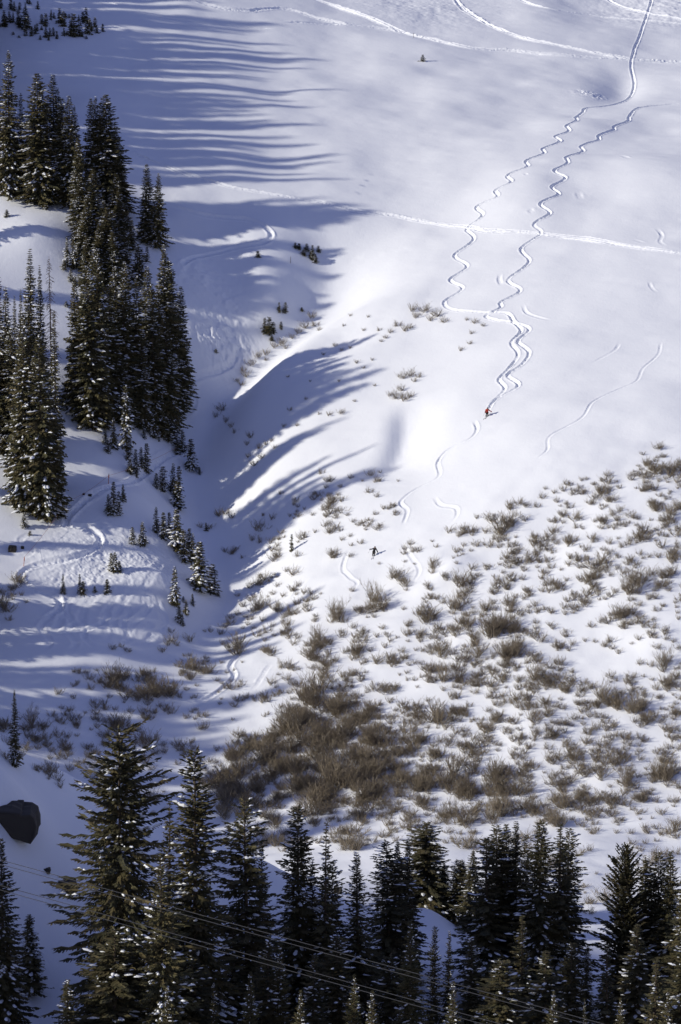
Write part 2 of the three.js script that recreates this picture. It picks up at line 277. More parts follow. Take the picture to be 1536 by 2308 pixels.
const DENS = 1.75;
const OFF = (() => { const R = rng(515), l = []; // [distance, metres beyond the frame's left edge, height]
  for (let d = 668; d > 560; d -= 2.9) l.push([d + R() * 3, 3 + 9 * R(), 23 + 9 * R()], [d + R() * 3, 10 + 22 * R(), 23 + 8 * R()]);
  for (let d = 560; d > 440; d -= 14) l.push([d + R() * 6, 6 + 26 * R(), 17 + 7 * R()]);
  for (let d = 438; d > 366; d -= 3) l.push([d + R() * 3, 4 + 30 * R(), 18 + 8 * R()]);
  return l; })();
// ------------------------------------------------------------------ plants: builders
class Tri { // collects loose triangles
  constructor() { this.p = []; this.c = []; }
  tri(a, b, c, col) { this.p.push(a[0], a[1], a[2], b[0], b[1], b[2], c[0], c[1], c[2]); if (col) for (let k = 0; k < 3; k++) this.c.push(col[0], col[1], col[2]); }
  geometry() { const g = new THREE.BufferGeometry(); g.setAttribute('position', new THREE.Float32BufferAttribute(this.p, 3)); if (this.c.length) g.setAttribute('color', new THREE.Float32BufferAttribute(this.c, 3)); g.computeVertexNormals(); return g; }
}
const add = (a, b, s = 1) => [a[0] + b[0] * s, a[1] + b[1] * s, a[2] + b[2] * s];
const cross = (a, b) => [a[1] * b[2] - a[2] * b[1], a[2] * b[0] - a[0] * b[2], a[0] * b[1] - a[1] * b[0]];
const unit = a => { const l = Math.hypot(...a) || 1; return [a[0] / l, a[1] / l, a[2] / l]; };
const needleMat = new THREE.MeshStandardMaterial({ color: lin(1, 1, 1), vertexColors: true, roughness: 0.9 });
const barkMat = new THREE.MeshStandardMaterial({ color: lin(0.085, 0.062, 0.045), roughness: 0.95 });
const deadMat = new THREE.MeshStandardMaterial({ color: lin(0.19, 0.125, 0.08), roughness: 0.95 });
const loadMat = new THREE.MeshStandardMaterial({ color: lin(0.86, 0.88, 0.91), roughness: 0.85 });
const twigMat = new THREE.MeshStandardMaterial({ color: lin(1, 1, 1), vertexColors: true, roughness: 0.9 });

function kite(T, a, dir, side, len, wid, col, droop = 0) { // a spray of needles: slim diamond, folded a little along its spine
  const m = add(a, dir, len * 0.45), tip = add(add(a, dir, len), [0, -1, 0], droop * len), up = cross(side, dir);
  const l = add(add(m, side, wid), up, -wid * 0.35), r = add(add(m, side, -wid), up, -wid * 0.35);
  T.tri(a, l, tip, col); T.tri(a, tip, r, col);
}
function lump(T, c, dir, len, wid, hgt, R) { // pillow of snow lying along dir
  const f = unit([dir[0], dir[1] * 0.8, dir[2]]), s = unit(cross(f, [0, 1, 0])), u = cross(s, f), ring = [], n = 6, top = add(add(c, u, hgt), f, (R() - 0.5) * len * 0.5);
  for (let k = 0; k < n; k++) { const a = k / n * 6.283 + R() * 0.4, q = 0.75 + 0.4 * R(); ring.push(add(add(add(c, f, Math.cos(a) * len * q), s, Math.sin(a) * wid * q), u, -hgt * 0.25)); }
  for (let k = 0; k < n; k++) T.tri(ring[k], ring[(k + 1) % n], top);
}
function conifer(seed, o) {
  const { h, r, p = 0.8, gap = 0.4, per = 7, pairs = 4, snow = 0.66, ragged = 0.35, rise = [-0.32, 0.55], droop = 0.25, clear = 0.03, tone = 1, spray = 1, crownBase = 0.5, big = 1, dens = 2.6 } = o;
  const R = rng(seed), F = new Tri(), S = new Tri();
  const tones = [[0.086, 0.078, 0.031], [0.108, 0.092, 0.036], [0.070, 0.067, 0.030], [0.125, 0.100, 0.042]].map(c => c.map(v => v * tone));
  for (let y = h * clear; y < h - 0.15; y += gap * (0.7 + 0.6 * R()) * (1 - 0.35 * y / h)) {
    const t = y / h, env = r * Math.pow(1 - t, p) * (t < 0.12 ? crownBase + (1 - crownBase) * t / 0.12 : 1) + 0.07, n = Math.max(3, Math.round(per * (0.45 + 0.55 * env / r) * (0.8 + 0.4 * R()))), a0 = R() * 6.283;
    for (let k = 0; k < n; k++) {
      const az = a0 + (k + 0.6 * R()) / n * 6.283, L = env * (1 - ragged + ragged * 2 * R()) * (1 + ragged * 0.7 * noise(az * 1.3 + seed, y / 2.2)); if (L < 0.1) continue;
      const out = [Math.cos(az), 0, Math.sin(az)], sd = [-out[2], 0, out[0]], ti = rise[0] + (rise[1] - rise[0]) * Math.pow(t, 1.6) + (R() - 0.5) * 0.3, pt = s => [out[0] * L * s, y + L * (ti * s - droop * s * s + droop * 0.75 * s * s * s), out[2] * L * s];
      const col = tones[Math.floor(R() * 4)], np = clamp(Math.round(L * dens), 2, 18), segs = L < 0.8 ? 1 : L < 2 ? 2 : 4;
      for (let q = 0; q < segs; q++) { // the bough itself, following its curve
        const b = pt(0.04 + 0.96 * q / segs), e2 = pt(Math.min(1.04, (q + 1.25) / segs)), v = add(e2, b, -1), l = Math.hypot(...v), d0 = unit(v), wid = (0.09 + 0.05 * Math.min(L, 2.2)) * spray;
        kite(F, b, d0, unit(add(sd, [0, 0.6 - 1.2 * R(), 0])), l, wid, col); kite(F, b, d0, unit(add([0, 1, 0], sd, R() - 0.5)), l, wid * 0.7, col, 0.06);
      }
      for (let q = 0; q < np; q++) {
        const s = 0.15 + 0.82 * (q + R() * 0.8) / np, c = pt(s), d = unit(add(pt(s + 0.08), c, -1)), tl = (0.2 + 0.30 * Math.min(L, 2.4) * (1.12 - s)) * (0.7 + 0.6 * R()) * spray;
        for (const z of [-1, 1]) {
          const dir = unit([d[0] * 0.7 + sd[0] * z * 0.8, d[1] - 0.25 + 0.4 * (R() - 0.4), d[2] * 0.7 + sd[2] * z * 0.8]), c2 = R() < 0.3 ? tones[Math.floor(R() * 4)] : col;
          kite(F, c, dir, unit(cross(dir, [R() - 0.5, 1.0, R() - 0.5])), tl, (0.075 + 0.12 * tl) * spray, c2, 0.2);
          if (L > 1.8) { const e3 = add(c, dir, tl * 0.45), dd = unit(add(dir, [d[0] + (R() - 0.5), -0.5 + 0.5 * R(), d[2] + (R() - 0.5)], 0.9)); kite(F, e3, dd, unit(cross(dd, [R() - 0.5, 1, R() - 0.5])), tl * 0.7, 0.11 * spray, c2, 0.25); }
        }
      }
      if (R() < snow * clamp(0.45 + 1.5 * noise(az * 0.9 + seed, y / 1.6 + seed), 0.05, 1.2)) for (let q = 0, m = L > 3 ? 5 : L > 2 ? 4 : L > 1.3 ? 3 : L > 0.6 ? 2 : 1; q < m; q++) { if (R() < 0.25) continue; const s = 0.35 + 0.6 * (q + R()) / m, c = add(pt(s), sd, (R() - 0.5) * 0.45 * L * 0.6), d = unit(add(pt(Math.min(1.05, s + 0.1)), pt(s), -1)), z = (0.55 + 0.95 * R()) * big; lump(S, add(c, [0, 0.05, 0]), d, (0.15 + 0.13 * Math.min(L, 2)) * z, (0.085 + 0.05 * Math.min(L, 2)) * z, 0.05 + 0.06 * z * Math.min(1, L), R); }
    }
  }
  const trunk = new THREE.CylinderGeometry(0.02, 0.012 * h + 0.05, h, 7, 6); trunk.translate(0, h / 2 - 0.3, 0);
  return { h, r: r * 1.05, parts: [['trunk', trunk, barkMat], ['crown', F.geometry(), needleMat], ['snow_load', S.geometry(), loadMat]] };
}
function snag(seed, h, r) { // dead standing tree: bare tapered branches
  const R = rng(seed), T = new Tri();
  for (let y = h * 0.08; y < h * 0.97; y += 0.26 * (0.6 + 0.8 * R())) for (let k = 0, n = 2 + Math.floor(R() * 3); k < n; k++) {
    const az = R() * 6.283, L = r * Math.pow(1 - y / h, 0.7) * (0.4 + 0.8 * R()) + 0.15; stick(T, [0, y, 0], [Math.cos(az) * L, y - L * 0.42 + 0.25 * L * R(), Math.sin(az) * L], 0.05, 0.015);
    for (let q = 0; q < 3; q++) { const s = 0.4 + 0.5 * R(), a = [Math.cos(az) * L * s, y - L * 0.35 * s, Math.sin(az) * L * s], b = az + (R() - 0.5) * 2; stick(T, a, add(a, [Math.cos(b) * L * 0.3, -0.2 * L, Math.sin(b) * L * 0.3]), 0.03, 0.01); }
  }
  const trunk = new THREE.CylinderGeometry(0.03, 0.25, h, 7, 4); trunk.translate(0, h / 2 - 0.3, 0);
  return { h, r, parts: [['trunk', trunk, deadMat], ['branches', T.geometry(), deadMat]] };
}
function stick(T, a, b, ra, rb, col) { // tapered three-sided rod
  const d = unit(add(b, a, -1)), s = unit(cross(d, Math.abs(d[1]) > 0.9 ? [1, 0, 0] : [0, 1, 0])), u = cross(s, d), A = [], B = [];
  for (let k = 0; k < 3; k++) { const w = k * 2.0944, c = Math.cos(w), q = Math.sin(w); A.push(add(add(a, s, c * ra), u, q * ra)); B.push(add(add(b, s, c * rb), u, q * rb)); }
  for (let k = 0; k < 3; k++) { const j = (k + 1) % 3; T.tri(A[k], A[j], B[k], col); if (rb > 0.004) T.tri(A[j], B[j], B[k], col); }
}
function willow(seed, stems, hgt, spread, full) { // leafless many-stemmed shrub
  const R = rng(seed), T = new Tri(), tone = [[0.235, 0.192, 0.132], [0.290, 0.240, 0.170], [0.180, 0.146, 0.104], [0.330, 0.282, 0.208]];
  for (let k = 0; k < stems; k++) {
    const az = R() * 6.283, tilt = 0.12 + spread * Math.sqrt(R()), L = hgt * (0.55 + 0.5 * R()) * (1 - 0.2 * tilt), d = [Math.cos(az) * Math.sin(tilt), Math.cos(tilt), Math.sin(az) * Math.sin(tilt)], col = tone[Math.floor(R() * 4)];
    const a = [(R() - 0.5) * 0.7, -0.25, (R() - 0.5) * 0.7], m = add(a, d, L * 0.5), d2 = unit(add(d, [(R() - 0.5) * 0.5, 0.25, (R() - 0.5) * 0.5])), e = add(m, d2, L * 0.55);
    stick(T, a, m, 0.028, 0.02, col); stick(T, m, e, 0.02, 0.003, col);
    for (let q = 0; q < full; q++) {
      const s = 0.25 + 0.7 * R(), c = s < 0.5 ? add(a, d, L * s) : add(m, d2, L * (s - 0.5)), b = unit(add(s < 0.5 ? d : d2, [(R() - 0.5) * 1.5, (R() - 0.25) * 0.6, (R() - 0.5) * 1.5])), l = L * (0.2 + 0.26 * R()), f = add(c, b, l), col2 = tone[Math.floor(R() * 4)];
      stick(T, c, f, 0.015, 0.003, col2);
      for (let z = 0; z < 2; z++) { const c2 = add(c, b, l * (0.3 + 0.5 * R())), b2 = unit(add(b, [(R() - 0.5) * 1.5, (R() - 0.2) * 0.6, (R() - 0.5) * 1.5])); stick(T, c2, add(c2, b2, l * (0.4 + 0.4 * R())), 0.012, 0.002, col2); }
    }
  }
  return T.geometry();
}
const P = {
  spire: [conifer(11, { h: 22, r: 1.9, p: 0.75, per: 7 }), conifer(12, { h: 22, r: 1.9, p: 0.6, per: 7, ragged: 0.45 })],
  column: [conifer(21, { h: 22, r: 2.7, p: 0.62, per: 8 }), conifer(22, { h: 22, r: 2.7, p: 0.72, per: 8, ragged: 0.42, snow: 0.85 }), conifer(23, { h: 22, r: 2.7, p: 0.55, per: 8, ragged: 0.3 })],
  broad: [conifer(31, { h: 22, r: 4.0, p: 0.68, per: 10, pairs: 5 }), conifer(32, { h: 22, r: 4.0, p: 0.8, per: 10, pairs: 5, ragged: 0.45 })],
  near: [conifer(41, { h: 26, r: 2.6, p: 0.62, per: 9, pairs: 6, gap: 0.36, snow: 0.45, ragged: 0.42, tone: 0.75, spray: 0.76, dens: 4, big: 0.8 }), conifer(42, { h: 26, r: 2.6, p: 0.75, per: 9, pairs: 6, gap: 0.36, snow: 0.45, ragged: 0.5, tone: 0.75, spray: 0.76, dens: 4, big: 0.8 }), conifer(44, { h: 26, r: 2.6, p: 0.9, per: 8, pairs: 6, gap: 0.42, snow: 0.4, ragged: 0.55, tone: 0.8, spray: 0.78, dens: 4, big: 0.8, droop: 0.35 }), conifer(45, { h: 26, r: 2.6, p: 0.42, per: 8, gap: 0.45, snow: 0.4, ragged: 0.6, tone: 0.75, spray: 0.76, dens: 4, big: 0.8, clear: 0.1 }), conifer(43, { h: 26, r: 2.6, p: 0.5, per: 9, pairs: 6, gap: 0.36, snow: 0.45, ragged: 0.4, tone: 0.75, spray: 0.76, dens: 4, big: 0.8 })],
  rag: [conifer(51, { h: 30, r: 5.2, p: 0.38, per: 12, dens: 4.4, spray: 0.76, gap: 0.55, snow: 0.4, ragged: 0.5, droop: 0.45, tone: 0.75, big: 0.75 })],
  dense: [conifer(55, { h: 26, r: 4.4, p: 0.85, per: 12, pairs: 7, gap: 0.36, snow: 0.45, ragged: 0.4, spray: 0.7, dens: 4.2, big: 0.75 })],
  pine: [conifer(61, { h: 24, r: 4.2, p: 0.6, per: 6, dens: 4.5, gap: 0.42, snow: 0.3, ragged: 0.35, rise: [0.05, 1.3], droop: -0.8, tone: 0.7, spray: 1.0 })],
  young: [conifer(71, { h: 5, r: 0.95, p: 0.8, gap: 0.24, per: 6, pairs: 3, spray: 0.8 }), conifer(72, { h: 5, r: 0.95, p: 0.65, gap: 0.24, per: 6, pairs: 3, spray: 0.8, ragged: 0.45 }), conifer(73, { h: 5, r: 1.4, p: 0.8, gap: 0.24, per: 7, pairs: 4, spray: 0.8 })],
  stunted: [conifer(81, { h: 3, r: 0.75, p: 0.5, gap: 0.24, per: 6, pairs: 3, spray: 0.9, ragged: 0.5, snow: 0.4 }), conifer(82, { h: 3, r: 0.9, p: 0.7, gap: 0.24, per: 6, pairs: 3, spray: 0.9, ragged: 0.55, snow: 0.4 })],
  snag: [snag(91, 22, 2.6)],
};
function plantTree(kind, v, name, x, d, h, r, turn, sink = 0.15) {
  const q = P[kind][v % P[kind].length], o = new THREE.Group(); o.name = numbered(name);
  for (const [n, g, m] of q.parts) { const c = new THREE.Mesh(g, m); c.name = n; if (n === 'snow_load') c.userData.kind = 'stuff'; o.add(c); }
  o.position.set(x, H(x, d) - sink, -d); o.rotation.set(0.02 * Math.sin(turn * 7.3), turn, 0.022 * Math.sin(turn * 4.1)); const w = r / q.r; o.scale.set(w, (h + sink) / q.h, w); shade(o); scene.add(o); return o;
}
const ord = n => ['first', 'second', 'third', 'fourth', 'fifth', 'sixth', 'seventh', 'eighth', 'ninth', 'tenth', 'eleventh', 'twelfth', 'thirteenth', 'fourteenth', 'fifteenth', 'sixteenth', 'seventeenth', 'eighteenth', 'nineteenth', 'twentieth', 'twenty-first', 'twenty-second', 'twenty-third', 'twenty-fourth', 'twenty-fifth', 'twenty-sixth', 'twenty-seventh', 'twenty-eighth', 'twenty-ninth', 'thirtieth'][n] ?? `${n + 1}th`;
let treeNo = 0;
// a stand: rows of [pixel x, base row, top row, half width in pixels, kind?]; every tree rooted where its base shows on the slope
function stand(place, look, group, name, list, kindOf, shared) {
  const s = list.map(t => [...t]).sort((a, b) => a[0] - b[0]);
  s.forEach(([px, py, ty, hw, kind], i) => {
    const [x, d] = hit(px, py, ground), y = H(x, d), h = atD(px, ty, d)[1] - y, r = hw * 1.22 * d / FPX, k = kind ?? kindOf(h, r); treeNo++;
    const o = plantTree(k, treeNo, k === 'snag' ? 'dead_tree' : name, x, d, h, r, treeNo * 2.4);
    tag(o, typeof shared === 'function' ? shared(px, py) : shared ?? (k === 'snag' ? `bare brown dead tree, ${ord(i)} from left in ${place}` : `${typeof look === 'function' ? look(h, r) : look}, ${ord(i)} from left in ${place}`), k === 'snag' ? 'dead tree' : 'fir tree', group);
  });
}
const tallKind = (h, r) => h < 8 ? 'young' : r / h < 0.1 ? 'spire' : r / h < 0.155 ? 'column' : 'broad';
const look = (h, r) => `${h > 16 ? 'tall' : 'short'} ${r / h < 0.1 ? 'slender' : r / h < 0.155 ? 'columnar' : 'broad'} snow-flecked fir`;
stand('stand at the upper left', look, 'firs of the upper left stand', 'fir_tree', [
  [-6, 430, 118, 26], [20, 440, 112, 31], [48, 425, 208, 15], [88, 455, 162, 52], [122, 440, 166, 32], [133, 440, 196, 22], [108, 460, 270, 27], [145, 462, 220, 28], [165, 468, 214, 26], [175, 462, 236, 20], [16, 436, 332, 12], [180, 510, 308, 26], [208, 470, 220, 25], [220, 465, 216, 24], [246, 472, 210, 52], [232, 474, 250, 34], [102, 472, 448, 7], [16, 488, 472, 8], [264, 480, 290, 34]], tallKind);
stand('pair standing right of the upper stand', look, 'two firs apart from the stand', 'fir_tree', [[331, 546, 370, 21], [357, 555, 390, 22]], tallKind);
stand('thick stand spilling down toward gully', look, 'firs of the thick middle stand', 'fir_tree', [
  [182, 548, 392, 24], [213, 560, 378, 30], [262, 535, 388, 24], [271, 560, 428, 22], [235, 600, 452, 38], [288, 562, 462, 20], [298, 556, 495, 11], [200, 590, 440, 26], [250, 590, 480, 26], [152, 598, 535, 9], [166, 604, 528, 11], [181, 606, 556, 9], [145, 606, 586, 8], [160, 634, 606, 8], [310, 640, 545, 16], [331, 590, 556, 8], [316, 640, 560, 20], [240, 625, 466, 36], [205, 962, 600, 44], [172, 925, 620, 28], [283, 935, 625, 38], [250, 935, 640, 36], [345, 955, 680, 34], [378, 970, 715, 38], [372, 890, 550, 46], [389, 885, 588, 32], [410, 892, 645, 24], [310, 930, 620, 30], [225, 940, 560, 34], [330, 880, 600, 30], [150, 690, 678, 7], [192, 600, 470, 24], [268, 610, 500, 26], [215, 915, 560, 34], [290, 900, 590, 32], [260, 905, 600, 36], [190, 900, 640, 30], [345, 905, 640, 30], [395, 930, 740, 30], [320, 965, 760, 30], [355, 975, 800, 28], [225, 962, 760, 30], [275, 950, 790, 30], [400, 905, 690, 34], [245, 615, 500, 28], [285, 612, 520, 22], [225, 640, 505, 26], [255, 655, 520, 26], [200, 650, 530, 22], [285, 640, 545, 20], [300, 930, 700, 26], [180, 935, 720, 24], [360, 930, 640, 28]], tallKind);
stand('row along the gully rim', (h) => `${h > 5 ? 'small' : 'little'} snow-dusted fir`, 'young firs along the gully rim', 'young_fir', [
  [285, 1010, 868, 17], [257, 1010, 940, 11], [238, 1000, 966, 9], [243, 1020, 992, 9], [290, 1035, 985, 9], [306, 1064, 1012, 10], [319, 1054, 1006, 10], [330, 1058, 998, 12], [293, 1066, 1032, 11], [308, 1072, 1054, 7], [325, 988, 962, 7], [362, 985, 930, 14], [378, 992, 938, 15], [395, 1003, 948, 13], [412, 1016, 966, 11], [401, 1022, 990, 9], [432, 1058, 988, 17], [450, 1068, 1052, 6], [345, 985, 930, 13], [358, 993, 978, 5]], () => 'young');
stand('cluster on the knoll edge', () => 'young dark snow-dusted fir', 'young firs on the knoll edge', 'young_fir', [
  [353, 1100, 1066, 10], [367, 1106, 1050, 13], [390, 1112, 1042, 12], [403, 1130, 1048, 11], [400, 1146, 1084, 18], [245, 1158, 1112, 10], [256, 1160, 1085, 13], [268, 1160, 1106, 9], [278, 1128, 1090, 8]], () => 'young');
stand('line dropping into the gully', (h) => `${h > 6 ? 'bushy' : 'little'} snow-laden fir`, 'young firs dropping into the gully', 'young_fir', [
  [353, 1200, 1140, 10], [370, 1214, 1154, 13], [382, 1212, 1154, 10], [400, 1240, 1146, 20], [428, 1258, 1190, 13], [417, 1268, 1194, 14], [436, 1272, 1200, 11], [450, 1330, 1220, 27], [478, 1336, 1270, 18], [491, 1343, 1328, 6], [395, 1364, 1274, 15], [405, 1404, 1366, 9], [435, 1364, 1338, 6], [420, 1384, 1350, 8], [412, 1410, 1382, 6], [414, 1356, 1344, 5]], () => 'young');
stand('scatter on the open tracked knoll', () => 'little lone fir', 'little firs on the tracked knoll', 'young_fir', [
  [300, 1226, 1187, 8], [323, 1228, 1174, 12], [252, 1286, 1246, 9], [260, 1288, 1243, 13], [270, 1288, 1264, 8], [143, 1338, 1292, 7], [180, 1336, 1293, 6], [187, 1338, 1310, 10], [214, 1334, 1320, 6], [243, 1336, 1305, 10], [55, 1188, 1156, 10], [68, 1206, 1196, 5]], () => 'young');
stand('group at the left edge above the knoll', look, 'firs of the left edge group', 'fir_tree', [
  [60, 1150, 700, 38], [100, 1166, 755, 44], [126, 1160, 900, 26], [73, 900, 558, 27], [118, 905, 572, 22, 'snag'], [95, 890, 594, 16], [4, 1000, 615, 22], [16, 940, 645, 24], [36, 930, 665, 14], [47, 930, 650, 14], [30, 1015, 745, 34], [-6, 1010, 790, 30], [80, 1130, 800, 36], [48, 1140, 850, 30], [130, 1100, 700, 20], [12, 1020, 880, 24], [70, 1010, 690, 32], [100, 1000, 720, 28], [45, 1080, 740, 32], [112, 1120, 820, 32], [20, 900, 700, 24]], tallKind);
stand('cluster on the bank above the gully head', () => 'tiny fir', 'tiny firs by the gully head', 'young_fir', [
  [597, 749, 714, 8], [607, 752, 713, 9], [616, 750, 725, 7], [634, 740, 724, 5], [613, 766, 755, 6], [630, 702, 680, 5], [644, 702, 680, 5], [639, 704, 694, 5], [681, 700, 692, 5], [582, 579, 565, 6], [666, 558, 546, 6], [675, 561, 548, 6], [692, 564, 548, 7], [705, 575, 551, 7], [718, 567, 553, 6], [685, 575, 562, 7], [703, 584, 564, 7], [711, 590, 574, 7], [487, 794, 786, 5]], (h) => 'stunted');
stand('', '', 'stunted firs in the top left grove', 'stunted_fir', [[3, 18, -4], [25, 20, -4], [32, 24, 2], [45, 22, 4], [58, 22, 7], [62, 7, -10], [67, 9, -6], [86, 20, 1], [10, 58, 21], [14, 60, 34], [22, 50, 24], [30, 50, 27], [43, 55, 21], [45, 62, 38], [57, 66, 19], [64, 60, 32], [58, 80, 58], [72, 81, 58], [80, 76, 54], [84, 70, 52], [95, 53, 31], [94, 67, 57], [104, 58, 29], [101, 57, 50], [104, 84, 58], [113, 81, 61], [121, 81, 61], [91, 89, 79], [110, 91, 77], [129, 87, 69], [116, 38, 21], [122, 41, 27], [115, 44, 38], [136, 51, 16], [144, 59, 24], [148, 39, 29], [156, 40, 31], [145, 80, 61], [151, 76, 69], [160, 81, 44], [167, 81, 29], [180, 81, 49], [186, 83, 69], [178, 47, 32], [187, 49, 25], [195, 51, 15], [197, 76, 38], [203, 61, 42], [215, 61, 38], [207, 69, 49], [219, 74, 54], [232, 71, 53], [195, 87, 80], [30, 78, 71], [43, 84, 79]].map(([x, b, t]) => [x, b, t, Math.max(4, (b - t) * 0.24)]), () => 'stunted', (px, py) => `stunted dark fir in the ${py < 55 ? 'upper' : 'lower'} ${px < 70 ? 'left' : px < 135 ? 'middle' : 'right'} part of the top left grove`);
for (const [px, py, ty, hw, label] of [[465, 1196, 1177, 6, 'single tiny fir standing alone on the gully floor'], [658, 1242, 1203, 6, 'thin lone young fir among bushes right of the gully'], [953, 138, 122, 8, 'single small dark fir alone on the open upper snowfield']]) {
  const [x, d] = hit(px, py, ground), h = atD(px, ty, d)[1] - H(x, d); tag(plantTree('stunted', ++treeNo, 'young_fir', x, d, h, hw * d / FPX, treeNo), label, 'fir tree');
}
// foreground row: [pixel x, top row, distance, half width in pixels, kind]
{
  const rows = [[265, 1640, 258, 150, 'rag'], [435, 1688, 264, 66, 'near'], [372, 1800, 268, 62, 'near'], [365, 1915, 252, 112, 'dense'], [560, 1803, 276, 58, 'near'], [596, 1895, 284, 30, 'near'], [672, 1812, 284, 52, 'near'], [728, 1853, 282, 50, 'near'], [748, 1944, 284, 36, 'near'], [703, 1930, 286, 30, 'near'], [812, 1917, 284, 46, 'near'], [880, 1897, 300, 40, 'near'], [902, 1893, 306, 28, 'near'], [918, 1884, 306, 32, 'near'], [960, 1853, 334, 40, 'near'], [1000, 1944, 334, 18, 'near'], [1030, 1938, 333, 22, 'near'], [1043, 1938, 333, 22, 'near'], [1065, 1916, 326, 24, 'near'], [1097, 1888, 300, 52, 'near'], [1128, 1860, 303, 48, 'near'], [1148, 1853, 306, 38, 'near'], [1166, 1848, 304, 40, 'near'], [1187, 1880, 300, 26, 'near'], [1216, 1843, 299, 42, 'near'], [1264, 1857, 300, 48, 'near'], [1276, 1866, 304, 40, 'near'], [1415, 1903, 296, 78, 'pine'], [1463, 1928, 298, 46, 'near'], [1490, 1918, 298, 44, 'near'], [1515, 1916, 296, 46, 'near'], [1545, 1935, 290, 50, 'near'], [2, 1888, 262, 44, 'near'], [635, 2120, 262, 60, 'dense'], [930, 2070, 264, 78, 'dense'], [978, 2080, 272, 20, 'near'], [1008, 2093, 274, 26, 'near'], [565, 2185, 254, 60, 'dense'], [485, 2212, 256, 22, 'near'], [1020, 2212, 250, 60, 'dense'], [200, 2222, 254, 60, 'dense'], [1404, 2245, 256, 50, 'dense'], [1322, 2128, 290, 22, 'near'], [1322, 2250, 262, 24, 'dense'], [800, 2190, 258, 60, 'dense'], [700, 2150, 262, 52, 'near'], [1130, 2160, 262, 60, 'near'], [1230, 2140, 264, 60, 'near'], [1480, 2160, 262, 60, 'near'], [310, 2150, 262, 60, 'near'], [880, 2150, 268, 46, 'near'], [530, 2050, 275, 46, 'near'], [1536, 2100, 264, 60, 'near'], [440, 2120, 258, 60, 'near'], [250, 2090, 252, 70, 'near'], [150, 2200, 250, 46, 'near'], [600, 2110, 262, 56, 'near'], [760, 2110, 266, 56, 'near'], [840, 2230, 250, 56, 'dense'], [1070, 2110, 270, 56, 'near'], [1180, 2060, 276, 56, 'near'], [1290, 2120, 270, 40, 'near'], [1240, 2230, 252, 60, 'dense'], [1370, 2130, 268, 50, 'near'], [1440, 2080, 276, 56, 'near'], [1500, 2220, 254, 56, 'dense'], [670, 2230, 250, 56, 'dense'], [380, 2225, 246, 60, 'dense']].sort((a, b) => a[0] - b[0]);
  rows.forEach(([px, ty, d, hw, k], i) => {
    const [x, top] = atD(px, ty, d), h = top - H(x, d), o = plantTree(k, i, k === 'pine' ? 'pine_tree' : 'fir_tree', x, d, h, hw * (k === 'near' ? 1.35 + 0.4 * hash2(i, 7) : 1.1) * d / FPX, i * 1.9, 0.3);
    tag(o, k === 'pine' ? 'dark pine with upswept branches near the lower right corner' : k === 'rag' ? 'tallest wide ragged dark spruce at lower left, trunk showing through' : `shaded ${k === 'dense' ? 'bushy' : 'dark slender'} fir, ${ord(i)} treetop from left in the foreground row`, k === 'pine' ? 'pine tree' : 'fir tree', k === 'pine' || k === 'rag' ? undefined : 'foreground firs');
  });
}
{ // single trees rooted on the near snow spur
  for (const [px, py, ty, hw, label] of [[35, 1727, 1552, 17, 'slender fir on the crest of the shaded spur, left edge'], [70, 2236, 2058, 36, 'lone shaded fir on the spur below the lift cables']]) {
    const [x, d] = hit(px, py, ground), h = atD(px, ty, d)[1] - H(x, d); tag(plantTree('spire', ++treeNo, 'fir_tree', x, d, h, hw * d / FPX, treeNo), label, 'fir tree');
  }
}
{ // forest left of the frame, whose shadows lie across the slope
  const R = rng(404);
  const put = (x, d, h) => tag(plantTree(R() < 0.5 ? 'column' : 'spire', ++treeNo, 'fir_tree', x, d, h, h * (0.09 + 0.05 * R()), R() * 6), 'tall fir of the wood beyond the left edge', 'fir tree', 'firs beyond the left edge');
  const left = d => -768 / FPX * d;
  for (const [d, off, h] of OFF) put(left(d) - off, d, h);
}
